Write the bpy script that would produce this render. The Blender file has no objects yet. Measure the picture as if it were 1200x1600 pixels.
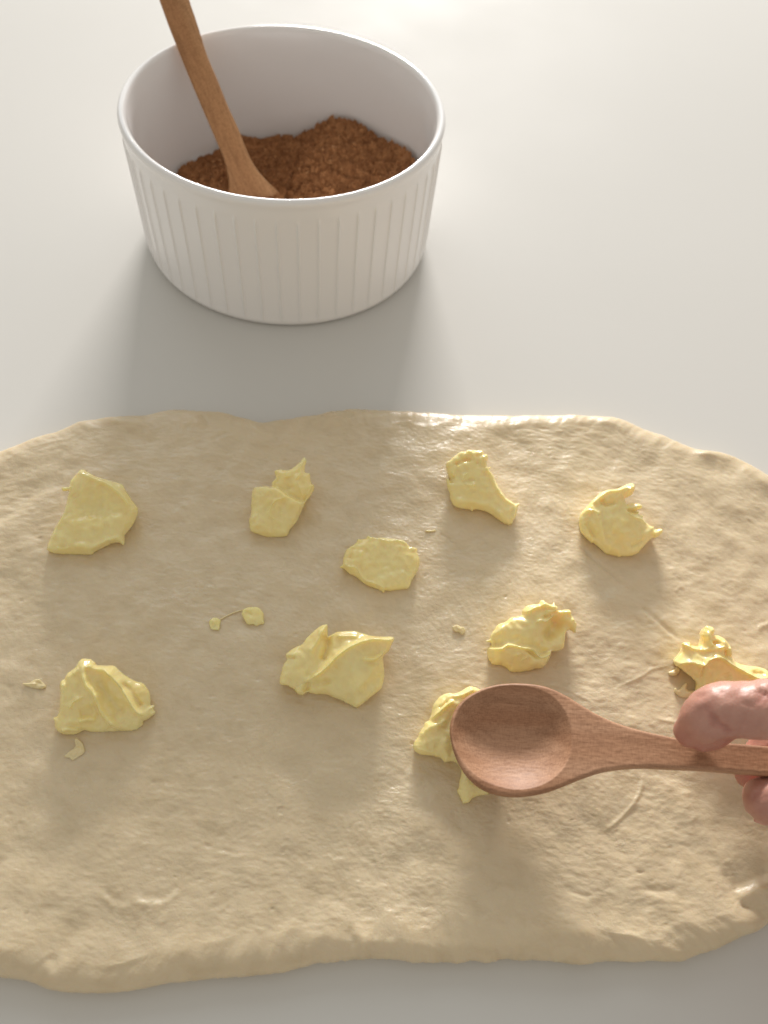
import bpy, math
import numpy as np
from mathutils import Vector, Matrix

S = bpy.context.scene
COL = S.collection
rng = np.random.default_rng(7)

# ------------------------------------------------------------------ camera
F, CH, PITCH, ROLL = 1250.0, 0.2541, math.radians(55.58), math.radians(6.90)
_c, _s = math.cos(ROLL), math.sin(ROLL)
FW = np.array([0, math.cos(PITCH), -math.sin(PITCH)])
UP = np.array([0, math.sin(PITCH), math.cos(PITCH)])
RT = np.array([1.0, 0, 0])
CR = _c * RT + _s * UP          # camera right
CD = _s * RT - _c * UP          # camera down
CAM = np.array([0, 0, CH])
cam_d = bpy.data.cameras.new('camera')
cam = bpy.data.objects.new('camera', cam_d)
COL.objects.link(cam)
cam.matrix_world = Matrix(((CR[0], -CD[0], -FW[0], 0), (CR[1], -CD[1], -FW[1], 0), (CR[2], -CD[2], -FW[2], CH), (0, 0, 0, 1)))
cam_d.sensor_fit = 'HORIZONTAL'
cam_d.sensor_width = 36
cam_d.lens = F / 1200 * 36
cam_d.clip_start = 0.01
cam_d.clip_end = 50
cam_d.dof.use_dof = True
cam_d.dof.focus_distance = 0.262
cam_d.dof.aperture_fstop = 15.0
S.camera = cam

# ------------------------------------------------------------------ light of the room
W = bpy.data.worlds.new('World')
S.world = W
W.use_nodes = True
W.node_tree.nodes['Background'].inputs[0].default_value = (1.0, 0.955, 0.87, 1)
W.node_tree.nodes['Background'].inputs[1].default_value = 0.49


def area(name, loc, target, sx, sy, power, color):
    d = bpy.data.lights.new(name, 'AREA')
    d.shape = 'RECTANGLE'
    d.size, d.size_y, d.energy, d.color = sx, sy, power, color
    o = bpy.data.objects.new(name, d)
    COL.objects.link(o)
    o.location = loc
    o.rotation_euler = (Vector(target) - Vector(loc)).to_track_quat('-Z', 'Y').to_euler()
    return o


area('window_light', (-0.25, 3.30, 0.80), (0, 0.15, 0), 0.95, 0.44, 160.0, (1.0, 0.962, 0.93))
area('high_window_light', (-0.45, 2.3, 1.35), (0, 0.25, 0), 2.6, 1.0, 13.0, (0.82, 0.92, 1.0))
S.view_settings.view_transform = 'Standard'
S.view_settings.look = 'None'
S.view_settings.exposure = 0.03
S.view_settings.gamma = 1.0


# ------------------------------------------------------------------ geometry helpers
def ray(px, py):
    return (px - 600) / F * CR + (py - 800) / F * CD + FW


def at(px, py, z=0.0):
    d = ray(px, py)
    return CAM + d * (z - CH) / d[2]


def on_plane(px, py, o, n):
    d = ray(px, py)
    return CAM + d * (np.dot(o - CAM, n) / np.dot(d, n))


def unit(v):
    v = np.asarray(v, float)
    return v / np.linalg.norm(v)


def tile_noise(seed, n=512, lo=8, hi=40, ax=1.0, ay=1.0):
    """periodic band limited noise, about -1..1"""
    r = np.random.default_rng(seed)
    f = np.fft.rfft2(r.standard_normal((n, n)))
    ky = np.fft.fftfreq(n)[:, None] * n * ay
    kx = np.fft.rfftfreq(n)[None, :] * n * ax
    k = np.hypot(kx, ky)
    f *= np.exp(-(k / hi) ** 2) * (1 - np.exp(-(k / lo) ** 2))
    a = np.fft.irfft2(f, s=(n, n))
    return a / (2.2 * a.std())


def samp(T, x, y):
    n = T.shape[0]
    x = (np.asarray(x) % 1.0) * n
    y = (np.asarray(y) % 1.0) * n
    i, j = np.floor(x).astype(int), np.floor(y).astype(int)
    fx, fy = x - i, y - j
    i %= n; j %= n
    i2, j2 = (i + 1) % n, (j + 1) % n
    return (T[j, i] * (1 - fx) + T[j, i2] * fx) * (1 - fy) + (T[j2, i] * (1 - fx) + T[j2, i2] * fx) * fy


N1 = tile_noise(1, lo=4, hi=14)
N2 = tile_noise(2, lo=10, hi=40)
N3 = tile_noise(3, lo=30, hi=110)
NX = tile_noise(4, lo=12, hi=60, ax=1.7, ay=0.9)      # wrinkles lying left to right
NY = tile_noise(5, lo=12, hi=60, ax=0.9, ay=1.7)


def seg_dist(P, Q, closed=False):
    """distance, sign side and nearest point from points P (n,2) to polyline Q"""
    A = Q if closed else Q[:-1]
    B = np.roll(Q, -1, 0) if closed else Q[1:]
    best = np.full(len(P), 1e9); side = np.zeros(len(P)); near = np.zeros_like(P); par = np.zeros(len(P))
    m = len(A)
    for k, (a, b) in enumerate(zip(A, B)):
        ab = b - a
        L = ab @ ab
        if L < 1e-18: continue
        t = np.clip(((P - a) @ ab) / L, 0, 1)
        q = a + t[:, None] * ab
        v = P - q
        d = np.hypot(v[:, 0], v[:, 1])
        w = d < best
        best[w] = d[w]; near[w] = q[w]; par[w] = (k + t[w]) / m
        cr = ab[0] * v[:, 1] - ab[1] * v[:, 0]
        side[w] = np.sign(cr[w])
    return best, side, near, par


def inside(P, Q):
    c = np.zeros(len(P), bool)
    for a, b in zip(Q, np.roll(Q, -1, 0)):
        if a[1] == b[1]: continue
        m = (a[1] > P[:, 1]) != (b[1] > P[:, 1])
        c ^= m & (P[:, 0] < (b[0] - a[0]) * (P[:, 1] - a[1]) / (b[1] - a[1]) + a[0])
    return c


def spline(Q, n=4, closed=True):
    Q = np.asarray(Q, float)
    if closed:
        E = np.vstack([Q[-1], Q, Q[0], Q[1]])
    else:
        E = np.vstack([2 * Q[0] - Q[1], Q, 2 * Q[-1] - Q[-2]])
    out = []
    for i in range(1, len(E) - 2):
        p0, p1, p2, p3 = E[i - 1:i + 3]
        for t in np.arange(n) / n:
            out.append(.5 * (2 * p1 + (p2 - p0) * t + (2 * p0 - 5 * p1 + 4 * p2 - p3) * t * t + (3 * p1 - p0 - 3 * p2 + p3) * t ** 3))
    if not closed: out.append(E[-2])
    return np.array(out)


def mesh_obj(name, V, faces, mat, parent=None, loc=None, rot=None, smooth=True, uv=None):
    """V world coordinates; stored relative to loc / rot (3x3, columns are local axes)"""
    V = np.asarray(V, float)
    loc = np.zeros(3) if loc is None else np.asarray(loc, float)
    R = np.eye(3) if rot is None else rot
    L = (V - loc) @ R
    me = bpy.data.meshes.new(name)
    if isinstance(faces, np.ndarray):
        n, k = faces.shape
        me.vertices.add(len(L)); me.vertices.foreach_set('co', L.astype(np.float32).ravel())
        me.loops.add(n * k); me.loops.foreach_set('vertex_index', faces.astype(np.int32).ravel())
        me.polygons.add(n)
        me.polygons.foreach_set('loop_start', (np.arange(n) * k).astype(np.int32))
        me.polygons.foreach_set('loop_total', np.full(n, k, np.int32))
        me.update(calc_edges=True)
    else:
        me.from_pydata(L.tolist(), [], [list(map(int, f)) for f in faces])
    me.polygons.foreach_set('use_smooth', np.full(len(me.polygons), smooth))
    me.validate(); me.update()
    me.materials.append(mat)
    o = bpy.data.objects.new(name, me)
    COL.objects.link(o)
    M = Matrix.Identity(4)
    for i in range(3):
        for j in range(3): M[i][j] = R[i, j]
        M[i][3] = loc[i]
    if parent is not None:
        o.parent = parent
        o.matrix_local = parent.matrix_basis.inverted() @ M
    else:
        o.matrix_basis = M
    return o


def tag(o, label=None, cat=None, group=None, kind=None):
    for k, v in (('label', label), ('category', cat), ('group', group), ('kind', kind)):
        if v: o[k] = v
    return o


# ------------------------------------------------------------------ materials
def new_mat(name):
    m = bpy.data.materials.new(name); m.use_nodes = True
    nt = m.node_tree
    b = nt.nodes['Principled BSDF']
    return m, nt, b


def node(nt, typ, **kw):
    n = nt.nodes.new(typ)
    for k, v in kw.items():
        if k.startswith('i_'):
            key = k[2:]
            key = int(key) if key.isdigit() else key.replace('_', ' ')
            n.inputs[key].default_value = v
        else: setattr(n, k, v)
    return n


def coords(nt, scale=(1, 1, 1)):
    tc = node(nt, 'ShaderNodeTexCoord'); mp = node(nt, 'ShaderNodeMapping')
    mp.inputs['Scale'].default_value = scale
    nt.links.new(tc.outputs['Object'], mp.inputs[0])
    return mp.outputs[0]


def noise(nt, vec, scale, detail=3, rough=.5, dist=0):
    n = node(nt, 'ShaderNodeTexNoise')
    n.inputs['Scale'].default_value = scale; n.inputs['Detail'].default_value = detail
    n.inputs['Roughness'].default_value = rough; n.inputs['Distortion'].default_value = dist
    nt.links.new(vec, n.inputs['Vector'])
    return n.outputs['Fac']


def ramp(nt, fac, stops):
    r = node(nt, 'ShaderNodeValToRGB')
    e = r.color_ramp.elements
    while len(e) < len(stops): e.new(.5)
    for k, (p, c) in enumerate(stops):
        e[k].position = p
        e[k].color = (*c, 1) if isinstance(c, tuple) else (c, c, c, 1)
    nt.links.new(fac, r.inputs[0])
    return r.outputs[0]


def bump(nt, bsdf, parts):
    """parts: (height socket, strength, distance); chained"""
    prev = None
    for h, st, dist in parts:
        b = node(nt, 'ShaderNodeBump')
        b.inputs['Strength'].default_value = st; b.inputs['Distance'].default_value = dist
        nt.links.new(h, b.inputs['Height'])
        if prev: nt.links.new(prev, b.inputs['Normal'])
        prev = b.outputs[0]
    nt.links.new(prev, bsdf.inputs['Normal'])


def sss(b, w, scale, rad):
    b.subsurface_method = 'RANDOM_WALK' if hasattr(b, 'subsurface_method') else None
    b.inputs['Subsurface Weight'].default_value = w
    b.inputs['Subsurface Scale'].default_value = scale
    b.inputs['Subsurface Radius'].default_value = rad


# table top: white satin laminate
M_TABLE, nt, b = new_mat('white_worktop')
v = coords(nt)
n1 = noise(nt, v, 14, 4); n2 = noise(nt, v, 3.0, 2); n3 = noise(nt, coords(nt, (1, 5, 1)), 30, 5, .6, .4)
nt.links.new(ramp(nt, n2, [(.3, (.66, .645, .61)), (.7, (.69, .675, .64))]), b.inputs['Base Color'])
nt.links.new(ramp(nt, n1, [(.3, .64), (.75, .74)]), b.inputs['Roughness'])
bump(nt, b, [(n2, .25, .004), (n3, .05, .0004)])
b.inputs['Specular IOR Level'].default_value = .07

# dough
M_DOUGH, nt, b = new_mat('raw_dough')
v = coords(nt); vx = coords(nt, (.75, 1.15, 1))
big = noise(nt, v, 22, 3); mid = noise(nt, vx, 160, 4, .6, .5); fine = noise(nt, vx, 520, 4, .65, .4); tiny = noise(nt, v, 1700, 2, .6)
mx = node(nt, 'ShaderNodeMix', data_type='RGBA')
nt.links.new(big, mx.inputs['Factor'])
mx.inputs['A'].default_value = (.68, .551, .36, 1); mx.inputs['B'].default_value = (.73, .602, .408, 1)
mx2 = node(nt, 'ShaderNodeMix', data_type='RGBA', blend_type='MULTIPLY')
mx2.inputs['Factor'].default_value = 1
nt.links.new(mx.outputs['Result'], mx2.inputs['A'])
nt.links.new(ramp(nt, mid, [(.25, (.90, .88, .84)), (.55, (1, 1, 1))]), mx2.inputs['B'])
nt.links.new(mx2.outputs['Result'], b.inputs['Base Color'])
rr = node(nt, 'ShaderNodeMath', operation='MULTIPLY_ADD'); rr.inputs[1].default_value = .40; rr.inputs[2].default_value = .13
nt.links.new(noise(nt, v, 38, 4, .6), rr.inputs[0]); nt.links.new(rr.outputs[0], b.inputs['Roughness'])
b.inputs['Specular IOR Level'].default_value = .55
sss(b, .35, .004, (1, .65, .35))
cr = noise(nt, coords(nt, (.6, 1.2, 1)), 130, 5, .62, .9)
ab = node(nt, 'ShaderNodeMath', operation='SUBTRACT'); nt.links.new(cr, ab.inputs[0]); ab.inputs[1].default_value = .5
ab2 = node(nt, 'ShaderNodeMath', operation='ABSOLUTE'); nt.links.new(ab.outputs[0], ab2.inputs[0])
ln = ramp(nt, ab2.outputs[0], [(0, 0.0), (.022, 1.0)])
mk = ramp(nt, noise(nt, v, 45, 3, .6), [(.46, 1.0), (.60, 0.0)])
lx = node(nt, 'ShaderNodeMath', operation='MAXIMUM'); nt.links.new(ln, lx.inputs[0]); nt.links.new(mk, lx.inputs[1])
bump(nt, b, [(mid, .14, .0007), (lx.outputs[0], .26, .00018), (fine, .45, .00030), (tiny, .45, .00013)])

# butter
M_BUTTER, nt, b = new_mat('soft_butter')
v = coords(nt)
n1 = noise(nt, v, 110, 2); n2 = noise(nt, coords(nt, (.35, 1, 1)), 900, 3, .6); n3 = noise(nt, v, 90, 2)
nt.links.new(ramp(nt, n1, [(.25, (.965, .765, .32)), (.75, (.97, .825, .42))]), b.inputs['Base Color'])
nt.links.new(ramp(nt, n3, [(.35, .14), (.7, .30)]), b.inputs['Roughness'])
sss(b, .5, .0028, (1, .75, .35))
b.inputs['Specular IOR Level'].default_value = .6
bump(nt, b, [(n1, .10, .0004), (n2, .30, .00016)])

# thin smeared butter crumbs
M_CRUMB, nt, b = new_mat('butter_crumb')
b.inputs['Base Color'].default_value = (.85, .70, .40, 1); b.inputs['Roughness'].default_value = .28
sss(b, .3, .002, (1, .8, .5))

# glazed ceramic
M_CERAMIC, nt, b = new_mat('white_glazed_ceramic')
v = coords(nt)
b.inputs['Base Color'].default_value = (.90, .88, .865, 1)
b.inputs['Roughness'].default_value = .13
bump(nt, b, [(noise(nt, v, 60, 3), .12, .001)])


def wood(name, c1, c2, c3, fleck):
    m, nt, b = new_mat(name)
    g1 = noise(nt, coords(nt, (.10, 1, 1)), 420, 4, .6, .3)
    g2 = noise(nt, coords(nt, (.05, 1, 1)), 110, 2, .5, .6)
    fl = noise(nt, coords(nt, (.9, .22, 1)), 2600, 2, .6)
    fl2 = noise(nt, coords(nt, (.13, 1, 1)), 2600, 2, .6)
    base = ramp(nt, g2, [(.3, c1), (.52, c2), (.72, c3)])
    m1 = node(nt, 'ShaderNodeMix', data_type='RGBA', blend_type='MULTIPLY'); m1.inputs['Factor'].default_value = 1
    nt.links.new(base, m1.inputs['A']); nt.links.new(ramp(nt, g1, [(.35, (.80, .77, .74)), (.6, (1, 1, 1))]), m1.inputs['B'])
    m2 = node(nt, 'ShaderNodeMix', data_type='RGBA', blend_type='MULTIPLY'); m2.inputs['Factor'].default_value = fleck
    nt.links.new(m1.outputs['Result'], m2.inputs['A']); nt.links.new(ramp(nt, fl, [(.38, (.62, .56, .52)), (.58, (1.08, 1.08, 1.08))]), m2.inputs['B'])
    m3 = node(nt, 'ShaderNodeMix', data_type='RGBA', blend_type='MULTIPLY'); m3.inputs['Factor'].default_value = .5
    nt.links.new(m2.outputs['Result'], m3.inputs['A']); nt.links.new(ramp(nt, fl2, [(.36, (.66, .6, .56)), (.52, (1, 1, 1))]), m3.inputs['B'])
    nt.links.new(m3.outputs['Result'], b.inputs['Base Color'])
    b.inputs['Roughness'].default_value = .52
    b.inputs['Specular IOR Level'].default_value = .35
    bump(nt, b, [(g1, .2, .0002), (fl, .25, .00008)])
    return m


M_WOOD = wood('reddish_beech', (.37, .18, .093), (.445, .238, .133), (.51, .292, .176), .28)
M_WOOD2 = wood('golden_beech', (.42, .20, .083), (.50, .26, .115), (.56, .31, .15), .35)

# brown sugar
M_SUGAR, nt, b = new_mat('cinnamon_sugar')
v = coords(nt)
n1 = noise(nt, v, 260, 4, .7); n2 = noise(nt, v, 1500, 3, .7)
m1 = node(nt, 'ShaderNodeMix', data_type='RGBA', blend_type='MULTIPLY'); m1.inputs['Factor'].default_value = 1
nt.links.new(ramp(nt, n1, [(.3, (.27, .11, .038)), (.5, (.42, .192, .072)), (.72, (.58, .30, .13))]), m1.inputs['A'])
nt.links.new(ramp(nt, n2, [(.3, (.62, .58, .55)), (.62, (1.15, 1.12, 1.08))]), m1.inputs['B'])
nt.links.new(m1.outputs['Result'], b.inputs['Base Color'])
b.inputs['Roughness'].default_value = .75
bump(nt, b, [(n1, .7, .0012), (n2, .8, .0004)])

# skin
M_SKIN, nt, b = new_mat('skin')
v = coords(nt)
n1 = noise(nt, v, 95, 4, .65); n2 = noise(nt, v, 900, 3, .6)
fl_ = node(nt, 'ShaderNodeAttribute', attribute_name='flush_shade')  # fingertip redness plus painted shade under the index finger
vo = node(nt, 'ShaderNodeTexVoronoi'); vo.inputs['Scale'].default_value = 1100; nt.links.new(v, vo.inputs['Vector'])
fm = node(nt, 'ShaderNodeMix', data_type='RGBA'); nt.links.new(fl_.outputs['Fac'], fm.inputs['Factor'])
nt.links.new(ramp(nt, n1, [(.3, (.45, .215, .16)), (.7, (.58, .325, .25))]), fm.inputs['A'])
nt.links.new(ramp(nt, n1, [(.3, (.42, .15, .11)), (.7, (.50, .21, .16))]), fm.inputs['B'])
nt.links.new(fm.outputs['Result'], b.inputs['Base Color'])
b.inputs['Roughness'].default_value = .42
sss(b, .2, .003, (1, .35, .2))
bump(nt, b, [(vo.outputs['Distance'], .22, .00025), (n2, .2, .00012)])
M_NAIL, nt, b = new_mat('fingernail_keratin')
b.inputs['Base Color'].default_value = (.66, .36, .30, 1); b.inputs['Roughness'].default_value = .25
sss(b, .3, .002, (1, .4, .3))

# ------------------------------------------------------------------ worktop
tb = [(-1.6, -.5), (1.6, -.5), (1.6, 1.35), (-1.6, 1.35)]
V = []; 
for z, g in ((-.03, 0), (-.003, 0), (0, .003)):
    V += [(x - math.copysign(g, x), y - math.copysign(g, y), z) for x, y in tb]
Fc = [(3, 2, 1, 0), (8, 9, 10, 11)]
for k in range(2):
    for i in range(4): Fc.append((4 * k + i, 4 * k + (i + 1) % 4, 4 * k + 4 + (i + 1) % 4, 4 * k + 4 + i))
tag(mesh_obj('worktop', V, Fc, M_TABLE, smooth=False), 'white satin worktop under the dough and the bowl', None, None, 'structure')

# ------------------------------------------------------------------ dough sheet
DT = 0.0070      # thickness
dough_px = [(0, 712), (50, 690), (90, 676), (122, 664), (160, 657), (195, 655), (230, 650), (262, 644), (290, 643), (322, 643), (345, 646), (375, 654), (400, 660), (425, 661),
            (455, 656), (490, 650), (520, 645), (560, 643), (600, 643), (640, 645), (690, 648), (750, 652), (800, 653), (850, 652), (900, 653), (945, 655), (965, 658), (1000, 671), (1035, 684),
            (1060, 694), (1095, 707), (1130, 713), (1165, 726), (1200, 748), (1260, 790), (1325, 860), (1370, 960), (1390, 1080), (1370, 1200), (1320, 1310), (1260, 1390), (1200, 1442), (1150, 1468), (1110, 1487), (1075, 1499),
            (1030, 1503), (960, 1502), (900, 1506), (865, 1505), (830, 1501), (760, 1502), (700, 1504), (640, 1502), (600, 1499), (560, 1499), (520, 1502), (480, 1509), (440, 1519), (400, 1525), (360, 1529), (320, 1532),
            (280, 1535), (245, 1540), (205, 1548), (165, 1552), (125, 1552), (80, 1545), (40, 1534), (0, 1527), (-60, 1512), (-150, 1470), (-240, 1380), (-300, 1240), (-310, 1080), (-270, 930), (-180, 810), (-80, 745)]
dough_out = np.array([at(x, y, .0035)[:2] for x, y in dough_px])
dough_out = spline(dough_out, 5)

crease_defs = [  # (image points, type, half width mm, height mm)
    ([(148, 1393), (165, 1406), (180, 1416), (192, 1419), (200, 1418)], 'lip', 1.0, .22),
    ([(205, 1408), (222, 1412), (245, 1413), (260, 1410), (272, 1400), (282, 1392)], 'lip', 1.0, .28),
    ([(232, 1416), (248, 1432), (256, 1446)], 'ridge', 1.6, .22),
    ([(903, 852), (925, 872), (945, 888), (962, 903), (975, 920)], 'groove', .7, .40),
    ([(1000, 945), (1022, 965), (1042, 983), (1062, 1000)], 'groove', .9, .55),
    ([(1004, 1210), (1001, 1235), (988, 1258), (968, 1280), (945, 1298)], 'ridge', .6, .32),
    ([(960, 1075), (1000, 1058), (1020, 1045), (1045, 1040)], 'ridge', .5, .22),
    ([(-20, 822), (20, 806), (50, 778), (85, 764), (102, 760)], 'step', 1.5, -.5),
    ([(195, 672), (210, 684), (232, 690), (250, 684)], 'groove', 2.0, .40),
    ([(330, 690), (345, 682), (368, 676)], 'groove', .9, .22),
    ([(1150, 1402), (1168, 1396), (1185, 1388), (1215, 1382)], 'lip', 1.6, .7),
    ([(1120, 1362), (1160, 1352), (1205, 1350)], 'step', 2.2, .5),
    ([(1085, 1110), (1060, 1128), (1020, 1122)], 'ridge', .5, .22),
    ([(820, 1070), (870, 1072), (900, 1085), (930, 1100)], 'ridge', .5, .18),
    ([(1055, 925), (1062, 917), (1072, 920)], 'ridge', .5, .25),
    ([(1185, 982), (1195, 976), (1215, 972)], 'ridge', .8, .4),
    ([(685, 832), (700, 840), (708, 850)], 'groove', .5, .22),
    ([(1145, 1480), (1110, 1470), (1062, 1448)], 'groove', 1.6, .4),
    ([(555, 1480), (548, 1465), (540, 1450)], 'groove', 1.1, .35),
    ([(80, 1490), (85, 1505), (86, 1520)], 'groove', .9, .35),
    ([(690, 1484), (740, 1481), (800, 1483), (850, 1480)], 'ridge', 2.2, .5),
    ([(560, 1476), (590, 1474), (620, 1477)], 'ridge', 1.6, .4),
    ([(880, 1385), (900, 1395), (925, 1402)], 'groove', .9, .25),
    ([(1000, 1385), (1030, 1392), (1060, 1390)], 'groove', 1.1, .3),
    ([(505, 1335), (530, 1345), (580, 1348)], 'lip', .7, .11),
    ([(340, 1332), (365, 1339), (385, 1338)], 'lip', .7, .11),
    ([(400, 1347), (430, 1345), (450, 1344)], 'lip', .7, .11),
    ([(600, 1340), (640, 1332), (690, 1345)], 'step', 2.0, .25),
]
creases = [(np.array([at(x, y, .007)[:2] for x, y in p]), t, w / 1e3, a / 1e3) for p, t, w, a in crease_defs]
creases = [(spline(p, 5, False), t, w, a) for p, t, w, a in creases]


def dough_relief(P):
    x, y = P[:, 0], P[:, 1]
    h = .00055 * samp(N1, x / .5 + .3, y / .5)
    h += .00036 * samp(N2, x / .42, y / .42 + .2)
    wx = .5 + .5 * np.tanh(2 * samp(N1, x / .7 + .6, y / .7 + .1))
    h += .00012 * wx * samp(NX, x / .16, y / .16) + .00005 * samp(NX, x / .085 + .5, y / .085)
    h += .00008 * (1 - wx) * samp(NY, (x + y * .5) / .15, (y - x * .5) / .15)
    h += .00003 * samp(N3, x / .14, y / .14)
    pit = samp(N3, x / .33 + .2, y / .33)
    h -= .0004 * np.clip(pit - .95, 0, .6)
    return h


def dough_creases(P):
    h = np.zeros(len(P))
    for Q, t, w, a in creases:
        lo, hi = Q.min(0) - .012, Q.max(0) + .012
        m = (P[:, 0] > lo[0]) & (P[:, 0] < hi[0]) & (P[:, 1] > lo[1]) & (P[:, 1] < hi[1])
        if not m.any(): continue
        d, sd, _, par = seg_dist(P[m], Q)
        fade = np.clip(np.minimum(par, 1 - par) * 5 + .15, 0, 1)
        fade = fade * fade * (3 - 2 * fade)
        if t == 'groove': v = -a * np.exp(-(d / w) ** 2) + .12 * a * np.exp(-((d - 2.2 * w) / w) ** 2)
        elif t == 'ridge': v = a * np.exp(-(d / w) ** 2)
        elif t == 'lip': v = a * np.exp(-(d / w) ** 2) - .6 * a * np.exp(-((d - 1.6 * w) / w) ** 2) * (sd > 0)
        else: v = a * np.tanh(sd * d / w) * np.exp(-(d / (5 * w)) ** 2)
        h[m] += v * fade
    return h


def dough_z(P):
    P = np.atleast_2d(P)
    return DT + dough_relief(P) + dough_creases(P)


cx, cy = at(600, 1080, .007)[:2]
NT, NS = 1500, 400
th = np.linspace(0, 2 * np.pi, NT, endpoint=False)
ang = np.arctan2(dough_out[:, 1] - cy, dough_out[:, 0] - cx)
rad = np.hypot(dough_out[:, 0] - cx, dough_out[:, 1] - cy)
o_ = np.argsort(ang)
rb = np.interp(th, np.r_[ang[o_] - 2 * np.pi, ang[o_], ang[o_] + 2 * np.pi], np.r_[rad[o_], rad[o_], rad[o_]])
rb += .0004 * samp(N2, th / 2 / np.pi * 2.0, .3) + .00018 * samp(N3, th / 2 / np.pi * 3.0, .7)
# rings: inner part, then the rounded edge as an arc turning under
EW = .0095
ew_t = EW * (1 + .30 * samp(N1, th / 2 / np.pi * 3, .15))
rows = []; tops = []
s_in = np.linspace(0, 1, NS) ** .9
X = np.zeros((0, 2)); Zs = []
Ps = []
for s in s_in:
    r = s * (rb - ew_t)
    Ps.append(np.stack([cx + r * np.cos(th), cy + r * np.sin(th)], 1)); Zs.append(None)
Pin = np.concatenate(Ps)
Zin = dough_z(Pin).reshape(NS, NT)
# thickness swells a little before the edge
sw = (s_in[:, None] ** 12) * .0006 * (1 + samp(N1, th / 2 / np.pi * 4, .8))[None]
Zin = Zin + sw
edge_V = []
zt = Zin[-1]
NE = 22
for k in range(1, NE + 1):
    a_ = math.radians(118) * k / NE
    outw = math.sin(a_) ** .8 if a_ < math.pi / 2 else math.sin(a_)
    r = rb - ew_t + ew_t * outw
    z = zt * (.46 + .54 * math.cos(a_)) if a_ < math.pi / 2 else zt * (.46 + .46 / .47 * math.cos(a_))
    P = np.stack([cx + r * np.cos(th), cy + r * np.sin(th)], 1)
    rel = (dough_relief(P) + dough_creases(P)) * max(0.08, math.cos(a_) * .9)
    edge_V.append(np.column_stack([P, np.maximum(z + rel * (k < NE - 3), .0001)]))
Vd = np.concatenate([np.column_stack([Pin, Zin.ravel()])] + edge_V)
NR = NS + NE
i = np.arange(NR - 1)[:, None] * NT; j = np.arange(NT)[None]; j2 = (j + 1) % NT
Fd = np.stack([i + j, i + NT + j, i + NT + j2, i + j2], -1).reshape(-1, 4)
dough = mesh_obj('dough', Vd, Fd, M_DOUGH, loc=(cx, cy, 0))
tag(dough, 'rolled out sheet of pale raw dough spread over the white worktop', 'dough')


# ------------------------------------------------------------------ slabs: solids with a traced outline, own front and back relief
def slab(name, outline, o, n, ax, cell, front, back, mat, floor=False, parent=None, loc=None, rot=None, keep_rot=False, wob=0.0):
    """outline: (k,2) plane coordinates about o; front/back(U, d) give offsets in metres along +n / -n"""
    eu = unit(ax - np.dot(ax, n) * n); ev = np.cross(n, eu)
    Q = outline
    lo, hi = Q.min(0) - 2 * cell, Q.max(0) + 2 * cell
    gx = np.arange(lo[0], hi[0], cell); gy = np.arange(lo[1], hi[1], cell)
    nx, ny = len(gx), len(gy)
    U = np.stack(np.meshgrid(gx, gy), -1).reshape(-1, 2)
    d, _, near, _ = seg_dist(U, Q, True)
    ins = inside(U, Q)
    snap = d < .5 * cell
    U[snap] = near[snap]
    ok = (ins | snap)
    bd = snap.copy()
    # let outside corners of half-cut cells come in too
    okg = ok.reshape(ny, nx)
    out_near = (~ok) & (d < 1.0 * cell)
    cnt = np.zeros((ny, nx), int)
    insg = (ins & ~snap).reshape(ny, nx)
    for dy in (-1, 0, 1):
        for dx in (-1, 0, 1):
            cnt += np.roll(np.roll(insg, dy, 0), dx, 1)
    add = out_near & (cnt.ravel() >= 2)
    U[add] = near[add]; ok |= add; bd |= add
    d[bd] = 0
    idx = np.arange(nx * ny).reshape(ny, nx)
    a, b_, c, e = idx[:-1, :-1].ravel(), idx[:-1, 1:].ravel(), idx[1:, 1:].ravel(), idx[1:, :-1].ravel()
    k4 = ok[a].astype(int) + ok[b_] + ok[c] + ok[e]
    nb = (bd[a] & bd[b_] & bd[c] & bd[e])
    m = (k4 == 4) & ~nb
    T = [np.stack([a[m], b_[m], c[m]], 1), np.stack([a[m], c[m], e[m]], 1)]
    m3 = (k4 == 3)
    for q in ((a, b_, c, e), (b_, c, e, a), (c, e, a, b_), (e, a, b_, c)):
        mm = m3 & ~ok[q[3]] & ~(bd[q[0]] & bd[q[1]] & bd[q[2]])
        T.append(np.stack([q[0][mm], q[1][mm], q[2][mm]], 1))
    T = np.concatenate(T)
    used = np.unique(T)
    mp = np.full(nx * ny, -1); mp[used] = np.arange(len(used))
    T = mp[T]
    U = U[used]; d = d[used]; B = bd[used]
    # any vertex on an open border must be shared
    P0 = o + U[:, :1] * eu + U[:, 1:] * ev
    fo = front(U, d); bo = back(U, d)
    fo[B] = 0; bo[B] = 0
    PF = P0 + fo[:, None] * n
    PB = P0 - bo[:, None] * n
    if floor:
        zf = dough_z(PB[:, :2]) - .0009
        k = np.clip((zf - PB[:, 2]) / max(n[2], .2), 0, None)
        k = np.minimum(k, bo)
        PB = PB + k[:, None] * n
        sm_ = np.clip(d / .0012, 0, 1); zf2 = dough_z(PF[:, :2]) + .0007 * sm_
        PF = PF + (np.clip((zf2 - PF[:, 2]) / n[2], 0, None) * sm_)[:, None] * n
    kk = np.full(len(used), -1); notb = ~B
    kk[notb] = len(used) + np.arange(notb.sum()); kk[B] = np.arange(len(used))[B]
    V = np.concatenate([PF, PB[notb]])
    F2 = kk[T][:, ::-1]
    faces = np.concatenate([T, F2])
    return mesh_obj(name, V, faces, mat, parent, loc, rot)


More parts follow.
